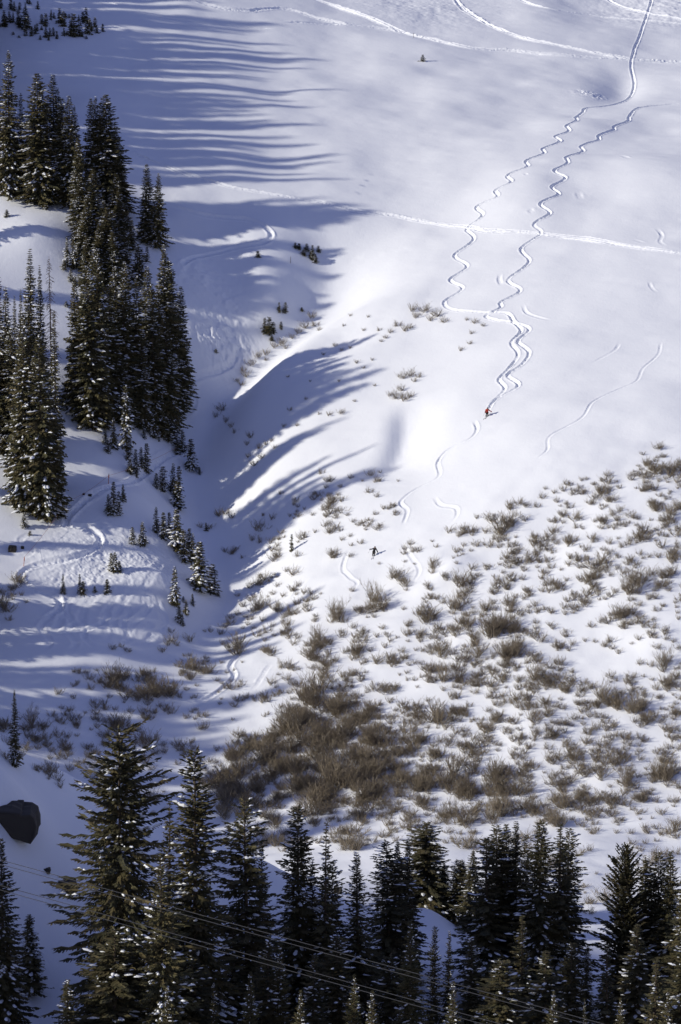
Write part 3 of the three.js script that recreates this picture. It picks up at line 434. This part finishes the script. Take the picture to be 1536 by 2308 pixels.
// ------------------------------------------------------------------ leafless willow scrub: how much of each 64 x 50 pixel patch it covers (0..9), from row 1000 down
{
  const cover = ['......................35', '...........212.....13467', '..........3513....3234.77'.slice(0, 24), '.......2.325421.44233457', '........34222.2134544345'.slice(0, 24), '.........31..133356445344'.slice(0, 24), '4.......42211.1344343444', '........3444343455423434', '......212445534467531223', '....224123364365577401.4'.slice(0, 24), '..2467713233543546 73145'.replace(' ', '7').slice(0, 24), '..2367213378635454555655', '5344412125999745454544 4'.replace(' ', '4').slice(0, 24), '35444331699999765444 544'.replace(' ', '4').slice(0, 24), '.334231699999987655455464'.slice(0, 24), '....22.788888986885456643', '.......25667776665666521', '........3444643332211233', '...............1..231122', '...................12100', '....................2...'];
  const R = rng(9001), list = [];
  const seed = (px, py, sz, zone) => { const [x, d] = hit(px, py, ground); list.push({ x, d, px, py, s: sz, zone, v: Math.floor(R() * 6), a: R() * 6.283, t: 0.8 + 0.4 * R() }); };
  const zone = (px, py) => px < 490 ? (py < 1420 ? 'at the left edge of the tracked knoll' : 'on the shaded flat at lower left') : py > 1560 && px > 470 && px < 930 && py < 1800 ? 'in the dense thicket above the foreground firs' : py > 1830 ? 'on the snow just behind the foreground firs' : px > 1150 && py < 1380 ? 'on the scrubby rib at the right edge' : px < 800 ? 'on the bank right of the gully' : py < 1400 ? 'on the sunny slope below the skiers' : 'in the open scrub across the lower right slope';
  cover.forEach((row, j) => [...row].forEach((c, i) => {
    const D = +c || 0; let n = Math.floor(D * DENS * (D > 7 ? 1.5 : 1) + R());
    while (n > 0) { // clumps of three to six, merging in the thickets
      const cx = (i + R()) * 64, cy = 1000 + (j + R()) * 50, m = Math.min(n, 2 + Math.floor(R() * 4)), big = 0.62 + 0.85 * R() * R() + 0.15 * R();
      for (let k = 0; k < m; k++) { const px = cx + (R() + R() - 1) * 34, py = cy + (R() + R() - 1) * 17; seed(px, py + 12, (0.62 + 0.06 * D) * big * (0.55 + 0.8 * R()), zone(px, py)); }
      n -= m;
    }
  }));
  for (const [px, py, s] of [[930, 700, 1.1], [958, 702, 1.2], [985, 712, 1.1], [1000, 726, 0.8], [915, 745, 1], [880, 750, 0.7], [855, 745, 0.5], [830, 715, 0.4], [790, 712, 0.4], [703, 716, 1.0], [688, 738, 1.0], [720, 745, 0.6], [636, 776, 1.1], [618, 782, 0.8], [582, 806, 1.0], [566, 822, 0.9], [548, 838, 0.8], [535, 860, 0.6], [600, 812, 0.5], [500, 925, 1.1], [512, 950, 0.8], [522, 962, 0.7], [565, 985, 0.8], [558, 1002, 0.6], [600, 1002, 0.6], [574, 1048, 0.8], [590, 1032, 0.7], [612, 995, 0.5], [640, 962, 0.5], [895, 898, 1.1], [912, 902, 1.1], [880, 892, 0.7], [925, 848, 1.2], [908, 852, 0.9], [945, 850, 0.7], [1070, 728, 0.7], [1052, 722, 0.5], [1040, 790, 0.6], [1060, 775, 0.5], [1064, 752, 0.5], [770, 932, 0.7], [742, 936, 0.6], [720, 934, 0.4], [805, 818, 0.5], [755, 780, 0.5], [790, 785, 0.4], [840, 812, 0.4], [650, 850, 0.35], [700, 860, 0.3], [730, 800, 0.4], [860, 770, 0.4], [495, 1162, 1.1], [512, 1158, 0.8], [18, 1378, 1.2], [8, 1370, 1.3], [22, 1398, 0.7], [585, 1372, 1.4], [572, 1380, 1.2], [518, 1408, 1.0], [505, 1415, 0.7], [710, 735, 0.8], [672, 750, 0.8], [660, 762, 0.7], [645, 785, 0.6], [600, 798, 0.8], [556, 848, 0.9], [545, 868, 0.6], [488, 940, 0.8], [530, 975, 0.6], [585, 1010, 0.7], [620, 1010, 0.5], [560, 1030, 0.6], [745, 1085, 0.8], [735, 1100, 0.6], [835, 1072, 0.9], [850, 1085, 0.8], [832, 1110, 0.7], [850, 1120, 0.7], [895, 735, 0.8], [925, 740, 0.7], [870, 762, 0.5], [940, 715, 0.9], [972, 722, 0.8], [820, 745, 0.4], [775, 735, 0.4], [1090, 735, 0.5], [905, 880, 0.9], [925, 895, 0.8], [935, 860, 0.7], [770, 790, 0.45], [820, 830, 0.4], [845, 870, 0.4], [690, 900, 0.4], [655, 925, 0.5], [670, 960, 0.45], [765, 860, 0.35], [800, 905, 0.35]])
    seed(px, py, s, py < 780 && px > 800 ? 'along the crest of the sunlit shoulder' : px < 660 && py < 1100 ? 'along the rim of the shadowed gully' : py < 1000 ? 'scattered on the sunlit shoulder' : zone(px, py));
  const strays = [];
  cover.forEach((row, j) => [...row].forEach((c, i) => { const D = +c || 0; for (let n = Math.floor(D * 0.8 + R() * 1.5 - 0.5); n > 0; n--) { const [x, d] = hit((i + R()) * 64, 1010 + (j + R()) * 50, ground); strays.push({ x, d, y: H(x, d), s: 0.3 + 0.45 * R(), a: R() * 6.283, t: 0.9 + 0.5 * R() }); } }));
  const geo = [willow(1, 30, 2.3, 0.75, 5), willow(2, 24, 2.0, 0.95, 5), willow(3, 34, 2.6, 0.6, 4), willow(4, 14, 1.7, 1.0, 4), willow(5, 26, 1.9, 1.25, 6), willow(6, 40, 2.4, 0.85, 5)];
  list.sort((a, b) => b.s / b.d - a.s / a.d);
  list.forEach((b, i) => {
    b.y = H(b.x, b.d);
    if (i >= 300) return;
    const m = new THREE.Mesh(geo[b.v], twigMat); m.name = numbered('willow_bush'); m.position.set(b.x, b.y, -b.d); m.rotation.y = b.a; m.scale.set(b.s * b.t, b.s, b.s * b.t); shade(m); scene.add(m);
    const sub = b.zone.includes('thicket') ? `${b.py < 1650 ? 'upper' : b.py < 1725 ? 'middle' : 'lower'} ${b.px < 620 ? 'left' : b.px < 780 ? 'centre' : 'right'} part` : b.zone.includes('open scrub') ? `${b.py < 1520 ? 'upper' : b.py < 1680 ? 'middle' : 'lower'} ${b.px < 1050 ? 'left' : b.px < 1290 ? 'centre' : 'right'} part` : '', where = sub ? b.zone.replace('across the lower right slope', 'at lower right').replace('above the foreground firs', '').trim() + ', ' + sub : b.zone;
    tag(m, `${b.s > 1.25 ? 'large' : b.s > 0.9 ? 'medium' : 'small'} leafless brown willow bush ${where}`, 'bush', `${b.s > 1.25 ? 'large' : b.s > 0.9 ? 'medium' : 'small'} willow bushes ${where}`);
  });
  const rest = [...list.slice(300), ...strays], M = new THREE.Matrix4(), Q = new THREE.Quaternion(), up = new THREE.Vector3(0, 1, 0);
  if (rest.length) {
    const im = new THREE.InstancedMesh(geo[1], twigMat, rest.length); im.name = 'willow_scrub';
    rest.forEach((b, i) => im.setMatrixAt(i, M.compose(new THREE.Vector3(b.x, b.y, -b.d), Q.setFromAxisAngle(up, b.a), new THREE.Vector3(b.s * b.t, b.s, b.s * b.t))));
    tag(im, 'small leafless willow twigs poking through the snow', 'scrub', null, 'stuff'); shade(im); scene.add(im);
  }
  console.log('bushes', list.length);
}

// ------------------------------------------------------------------ rocks
const rockMat = new THREE.MeshStandardMaterial({ color: lin(0.05, 0.043, 0.034), roughness: 0.95 });
function rock(name, label, px, py, w, h, dp, seed, sink = 0.4, turn = 0, cap = false) {
  const g0 = new THREE.BoxGeometry(w, h, dp, 9, 8, 6), p = g0.attributes.position, R = rng(seed);
  for (let i = 0; i < p.count; i++) {
    const x = p.getX(i), y = p.getY(i), z = p.getZ(i), e = 1 - 0.05 * ((2 * x / w) ** 4 * (2 * z / dp) ** 4 + (2 * x / w) ** 4 * (2 * y / h) ** 2);
    const s = 0.10 * Math.min(w, h);
    p.setXYZ(i, x * e + s * noise(y * 3.1 / h * 2 + seed, z * 2 + x), y * e + s * 0.8 * noise(x * 4 / w + seed, z * 3 / dp) - 0.16 * h * x / w, z * e + s * 1.3 * noise(x * 7 / w + seed, y * 5 / h));
  }
  let g = g0.toNonIndexed(); g.computeVertexNormals();
  const m = new THREE.Mesh(g, rockMat), [x, d] = hit(px, py, ground); m.name = numbered(name); m.position.set(x, H(x, d) + h / 2 - sink, -d - dp * 0.35); m.rotation.y = turn;
  if (cap) { const c = new THREE.SphereGeometry(1, 28, 14), q = c.attributes.position; for (let i = 0; i < q.count; i++) { const X = q.getX(i), Y = q.getY(i), Z = q.getZ(i), sx = Math.sign(X) * Math.abs(X) ** 0.6, sz = Math.sign(Z) * Math.abs(Z) ** 0.6; q.setXYZ(i, sx * w * 0.49 + 0.12 * noise(Z * 3, X * 4), h / 2 - 0.08 - 0.16 * h * sx * 0.5 + Y * (Y > 0 ? 0.26 + 0.12 * noise(X * 3, Z * 3) : 0.2) + (1 - sz) * 0.3 - 0.05, sz * dp * 0.5 + 0.22 * noise(X * 5, 3) - 0.35); } c.computeVertexNormals(); const k = new THREE.Mesh(c, loadMat); k.name = 'snow_cap'; m.add(k); }
  shade(m); scene.add(m); return tag(m, label, 'rock');
}
{ // outcrop: a blocky broken face, bedded in the snow behind and above
  const sh = new THREE.Shape([[-3.4, 0.7], [-3.4, 3.15], [-1.9, 3.0], [-1.75, 2.82], [-0.4, 2.9], [0.5, 2.72], [0.62, 2.5], [1.5, 2.55], [2.0, 2.2], [2.25, 1.3], [2.1, 0.4], [1.6, -0.35], [0.4, -0.05], [-1.0, 0.35]].map(p => new THREE.Vector2(p[0], p[1])));
  const g0 = new THREE.ExtrudeGeometry(sh, { depth: 4.5, steps: 5, bevelEnabled: true, bevelThickness: 0.25, bevelSize: 0.12, bevelSegments: 2, curveSegments: 2 }); g0.translate(0, 0, -4.5);
  const p = g0.attributes.position; for (let i = 0; i < p.count; i++) { const X = p.getX(i), Y = p.getY(i), Z = p.getZ(i); p.setXYZ(i, X + 0.16 * noise(Y * 2.3, Z * 2.1), Y + 0.1 * noise(X * 3.1, Z * 1.7 + 4), Z + 0.35 * noise(X * 1.4 + 3, Y * 1.1)); }
  g0.computeVertexNormals();
  const m = new THREE.Mesh(g0, rockMat), [x, d] = hit(34, 1884, ground); m.name = numbered('rock_outcrop'); m.position.set(x, H(x, d) - 0.15, -d + 0.6); shade(m); scene.add(m); tag(m, 'dark rock face jutting from the shaded snow spur at the left edge', 'rock');
}
rock('rock', 'flat dark rock wedge beside the ragged spruce on the spur', 150, 2006, 1.9, 1.3, 2, 5, 0.4);
rock('rock', 'small dark rock on the spur above the lift cables', 106, 1966, 0.7, 0.5, 0.9, 6, 0.15);
rock('rock', 'round dark rock poking out of the tracked knoll at left edge', 28, 1243, 1.3, 1.0, 1.2, 7, 0.2);
rock('rock', 'tiny dark rock just right of the round rock', 51, 1237, 0.5, 0.45, 0.6, 8, 0.12);
rock('rock', 'small brown stone on the lit patch by the rope line', 203, 1116, 0.6, 0.35, 0.5, 9, 0.08);
rock('rock', 'tinier brown stone left of the one by the rope line', 189, 1116, 0.4, 0.3, 0.4, 10, 0.08);
rock('rock', 'dark boulder peeking from the spur between the foreground firs', 762, 2014, 1.0, 0.8, 1.2, 12, 0.2);
// ------------------------------------------------------------------ marker poles and their rope
const orange = new THREE.MeshStandardMaterial({ color: lin(0.42, 0.09, 0.035), roughness: 0.7 }), darkWood = new THREE.MeshStandardMaterial({ color: lin(0.10, 0.07, 0.05), roughness: 0.9 }), ropeMat = new THREE.MeshStandardMaterial({ color: lin(0.36, 0.12, 0.06), roughness: 0.8 });
function pole(name, label, px, py, h, r, mat, lean, collar) {
  const [x, d] = hit(px, py, ground), g = new THREE.Group(); g.name = numbered(name); g.position.set(x, H(x, d), -d); g.rotation.z = lean;
  const a = new THREE.Mesh(new THREE.CylinderGeometry(r * 0.8, r, h + 0.4, 10), mat); a.name = 'shaft'; a.position.y = h / 2 - 0.2; g.add(a);
  const c = new THREE.Mesh(new THREE.SphereGeometry(r * 0.85, 10, 6), mat); c.name = 'cap'; c.position.y = h; g.add(c);
  if (collar) { const k = new THREE.Mesh(new THREE.CylinderGeometry(r * 1.5, r * 1.5, 0.45, 10), mat); k.name = 'sleeve'; k.position.y = h * 0.72; g.add(k); }
  shade(g); scene.add(g); return tag(g, label, 'pole');
}
const poleA = pole('marker_pole', 'orange marker pole standing beside the rope above two young firs', 245, 1091, 1.65, 0.055, orange, -0.06, true);
const poleB = pole('marker_pole', 'orange marker pole near the round rock at the left edge', 54, 1277, 1.5, 0.05, orange, -0.1, true);
const poleC = pole('marker_pole', 'thin marker pole right beside the big fir group', 151, 1150, 1.5, 0.035, orange, 0.02, false);
pole('trail_stake', 'tiny dark stake beside the traverse on the upper snowfield', 933, 85, 1.1, 0.05, darkWood, 0.0, false);
pole('trail_stake', 'short brown stake below the shrubs at the gully head', 655, 593, 1.2, 0.05, darkWood, -0.05, false);
function wire(name, label, cat, a, b, r, sag, mat, group) {
  const pts = []; for (let i = 0; i <= 24; i++) { const t = i / 24; pts.push(new THREE.Vector3().lerpVectors(a, b, t).add(new THREE.Vector3(0, -4 * sag * t * (1 - t), 0))); }
  const m = new THREE.Mesh(new THREE.TubeGeometry(new THREE.CatmullRomCurve3(pts), 60, r, 6), mat); m.name = numbered(name); shade(m); scene.add(m); return tag(m, label, cat, group);
}
const tip = (p, f = 0.9) => p.position.clone().add(new THREE.Vector3(0, 1.5 * f, 0));
const rimTree = (() => { const [x, d] = hit(408, 1012, ground); return new THREE.Vector3(x, H(x, d) + 0.8, -d); })();
wire('boundary_rope', 'thin orange rope from marker pole up to the gully rim firs', 'rope', tip(poleA), rimTree, 0.018, 0.5, ropeMat); wire('boundary_rope', 'thin orange rope between two marker poles beside the big firs', 'rope', tip(poleC), tip(poleA), 0.018, 0.4, ropeMat); wire('boundary_rope', 'thin orange rope sloping down to the lowest marker pole', 'rope', tip(poleB), tip(poleC), 0.018, 0.4, ropeMat);
// ------------------------------------------------------------------ lift cables crossing the valley in front of the trees
{
  const steel = new THREE.MeshStandardMaterial({ color: lin(0.045, 0.045, 0.05), roughness: 0.7 });
  const V = (px, py, d) => { const [x, y, dd] = atD(px, py, d); return new THREE.Vector3(x, y, -dd); };
  for (const [y0, y1, label] of [[1950, 2362, 'uppermost of the four lift cables crossing the lower left'], [1960, 2372, 'second lift cable from the top, crossing the lower left'], [2006, 2428, 'third lift cable from the top, crossing the lower left'], [2016, 2440, 'lowest of the four lift cables crossing the lower left']])
    wire('lift_cable', label, 'cable', V(-300, y0 - 79 - 16, 128), V(1900, y1 + 90, 112), 0.015, 0.06, steel);
}
// ------------------------------------------------------------------ two skiers
function fleshed(bones, res, c, half, colorAt) { // one continuous skin over tapered bones
  const mc = new MarchingCubes(res, new THREE.MeshStandardMaterial(), false, false, 60000), f = mc.field, hs = res / 2; mc.isolation = 0;
  const k = 0.035;
  for (let z = 0; z < res; z++) for (let y = 0; y < res; y++) for (let x = 0; x < res; x++) {
    const p = [c[0] + (x - hs) / hs * half, c[1] + (y - hs) / hs * half, c[2] + (z - hs) / hs * half]; let s = 0;
    for (const [a, b, ra, rb] of bones) {
      const e = add(b, a, -1), q = add(p, a, -1), t = clamp((q[0] * e[0] + q[1] * e[1] + q[2] * e[2]) / (e[0] ** 2 + e[1] ** 2 + e[2] ** 2 + 1e-9), 0, 1), dd = Math.hypot(q[0] - e[0] * t, q[1] - e[1] * t, q[2] - e[2] * t) - (ra + (rb - ra) * t);
      s += Math.exp(-dd / k);
    }
    f[z * res * res + y * res + x] = Math.max(-1, k * Math.log(s + 1e-30));
  }
  mc.update();
  const n = mc.count, P3 = new Float32Array(n * 3), N3 = new Float32Array(n * 3), C3 = new Float32Array(n * 3);
  for (let i = 0; i < n; i++) {
    const p = [0, 1, 2].map(a => c[a] + mc.positionArray[i * 3 + a] * half), q = colorAt(p);
    for (let a = 0; a < 3; a++) { P3[i * 3 + a] = p[a]; N3[i * 3 + a] = mc.normalArray[i * 3 + a]; C3[i * 3 + a] = q[a]; }
  }
  const g = new THREE.BufferGeometry(); g.setAttribute('position', new THREE.BufferAttribute(P3, 3)); g.setAttribute('color', new THREE.BufferAttribute(C3, 3)); g.computeVertexNormals(); return g;
}
function skier(label, px, py, jacket, trousers, pose, heading, skiColor) {
  const [x, d] = hit(px, py, ground), o = new THREE.Group(); o.name = numbered('person'); o.position.set(x, H(x, d) - 0.03, -d);
  const { handL, handR, head, chest, hip, kneeL, kneeR, footL, footR } = pose, shL = add(chest, [-0.2, 0.1, 0]), shR = add(chest, [0.2, 0.1, 0]), neck = add(chest, [0, 0.17, 0.02]);
  const mid = (a, b, off) => add(add(a, add(b, a, -1), 0.5), off), elL = mid(shL, handL, [-0.04, -0.05, -0.05]), elR = mid(shR, handR, [0.04, -0.05, -0.05]);
  const hL = add(hip, [-0.11, 0, 0]), hR = add(hip, [0.11, 0, 0]), bones = [[hip, chest, 0.17, 0.18], [shL, shR, 0.1, 0.1], [hL, hR, 0.12, 0.12], [chest, neck, 0.12, 0.075], [neck, head, 0.065, 0.085], [add(head, [0, -0.05, 0.03]), add(head, [0, 0.03, 0]), 0.09, 0.1],
    [shL, elL, 0.085, 0.07], [elL, handL, 0.068, 0.05], [shR, elR, 0.085, 0.07], [elR, handR, 0.068, 0.05], [hL, kneeL, 0.12, 0.09], [kneeL, footL, 0.09, 0.075], [hR, kneeR, 0.12, 0.09], [kneeR, footR, 0.09, 0.075]];
  for (const [h, el, s] of [[handL, elL, -1], [handR, elR, 1]]) { const f = unit(add(h, el, -1)), sd = unit(cross(f, [0, 1, 0])); for (let k = 0; k < 4; k++) { const b = add(add(h, sd, (k - 1.5) * 0.022), f, 0.03), e = add(add(b, f, 0.03), [0, -0.03, 0.02]); bones.push([b, e, 0.012, 0.011], [e, add(e, [0, -0.03, -0.02]), 0.011, 0.009]); } bones.push([add(h, sd, s * 0.03), add(add(h, sd, s * 0.05), [0, -0.02, 0.05]), 0.013, 0.011]); }
  const near = (p, q, r) => Math.hypot(p[0] - q[0], p[1] - q[1], p[2] - q[2]) < r;
  const body = new THREE.Mesh(fleshed(bones, 72, [0, 0.75, 0.05], 0.98, p => near(p, handL, 0.13) || near(p, handR, 0.13) ? [0.015, 0.015, 0.018] : near(p, head, 0.16) ? [0.38, 0.22, 0.16] : p[1] > hip[1] + 0.02 || near(p, elL, 0.2) || near(p, elR, 0.2) ? jacket : trousers), new THREE.MeshStandardMaterial({ vertexColors: true, roughness: 0.8 })); body.name = 'body'; o.add(body);
  const black = new THREE.MeshStandardMaterial({ color: lin(0.014, 0.014, 0.018), roughness: 0.35 });
  const helmet = new THREE.Mesh(new THREE.SphereGeometry(0.135, 20, 12, 0, 6.2832, 0, 1.75), black); helmet.name = 'helmet'; helmet.position.set(head[0], head[1] + 0.02, head[2] - 0.01); helmet.scale.set(0.95, 1, 1.12); o.add(helmet);
  const gog = new THREE.Mesh(new THREE.TorusGeometry(0.105, 0.028, 8, 16, 2.2), new THREE.MeshStandardMaterial({ color: lin(0.05, 0.035, 0.02), roughness: 0.15 })); gog.name = 'goggles'; gog.rotation.set(Math.PI / 2, 0, 0.47); gog.position.set(head[0], head[1] + 0.0, head[2] + 0.02); o.add(gog);
  const ca = Math.cos(heading), sa = Math.sin(heading), skiMat = new THREE.MeshStandardMaterial({ color: lin(...skiColor), roughness: 0.4 }), gx = (H(x + 0.8, d) - H(x - 0.8, d)) / 1.6, gz = -(H(x, d + 0.8) - H(x, d - 0.8)) / 1.6;
  for (const ft of [footL, footR]) {
    const sh = new THREE.Shape(); sh.moveTo(-0.85, -0.045); sh.quadraticCurveTo(0, -0.03, 0.8, -0.052); sh.quadraticCurveTo(0.93, -0.03, 0.94, 0); sh.quadraticCurveTo(0.93, 0.03, 0.8, 0.052); sh.quadraticCurveTo(0, 0.03, -0.85, 0.045);
    const g = new THREE.ExtrudeGeometry(sh, { depth: 0.018, bevelEnabled: false, curveSegments: 10 }); g.rotateX(-Math.PI / 2); const p = g.attributes.position;
    for (let i = 0; i < p.count; i++) { const u = p.getX(i); if (u > 0.62) p.setY(i, p.getY(i) + (u - 0.62) ** 2 * 1.1); }
    g.computeVertexNormals(); g.rotateY(-heading);
    for (let i = 0; i < p.count; i++) p.setY(i, p.getY(i) + p.getX(i) * gx + p.getZ(i) * gz);
    g.translate(ft[0], ft[1] - 0.1 + ft[0] * gx, ft[2]); const m = new THREE.Mesh(g, skiMat); m.name = 'ski'; o.add(m);
    const b = new THREE.Mesh(new THREE.CapsuleGeometry(0.075, 0.16, 4, 10), black); b.name = 'boot'; b.rotation.set(0, -heading, Math.PI / 2 - 0.15); b.position.set(ft[0] + ca * 0.05, ft[1] - 0.02, ft[2] + sa * 0.05); o.add(b);
  }
  for (const [h, s] of [[handL, -1], [handR, 1]]) { const T = new Tri(), e = [h[0] + s * 0.3, h[1] - 0.72, h[2] - 0.55]; stick(T, add(h, [0, 0.06, 0.02]), e, 0.012, 0.009); for (let k = 0; k < 6; k++) { const w = k * 1.047, b = add(h, add(e, h, -1), 0.93); stick(T, b, add(b, [Math.cos(w) * 0.06, 0, Math.sin(w) * 0.06]), 0.008, 0.006); } const m = new THREE.Mesh(T.geometry(), black); m.name = 'ski_pole'; o.add(m); }
  shade(o); scene.add(o); return tag(o, label, 'skier');
}
skier('skier in red jacket and dark trousers carving below the twin tracks', 1099, 938, [0.42, 0.03, 0.012], [0.022, 0.02, 0.022], { head: [0.02, 1.36, 0.12], chest: [-0.02, 1.02, 0.06], hip: [-0.04, 0.66, -0.1], kneeL: [-0.18, 0.46, 0.14], kneeR: [0.06, 0.48, 0.16], footL: [-0.2, 0.1, -0.02], footR: [0.08, 0.12, 0.0], handL: [-0.36, 0.78, 0.3], handR: [0.6, 0.86, 0.2] }, 2.2, [0.12, 0.1, 0.1]);
skier('skier in black with both arms spread, descending above the scrub', 844, 1252, [0.012, 0.012, 0.014], [0.03, 0.026, 0.02], { head: [0.12, 1.38, 0.12], chest: [0.05, 1.04, 0.05], hip: [-0.05, 0.66, -0.1], kneeL: [-0.2, 0.46, 0.14], kneeR: [0.02, 0.46, 0.18], footL: [-0.24, 0.1, 0.0], footR: [0.0, 0.1, 0.02], handL: [-0.62, 1.06, 0.1], handR: [0.5, 0.7, 0.15] }, 1.85, [0.5, 0.48, 0.5]);

renderer.render(scene, camera);
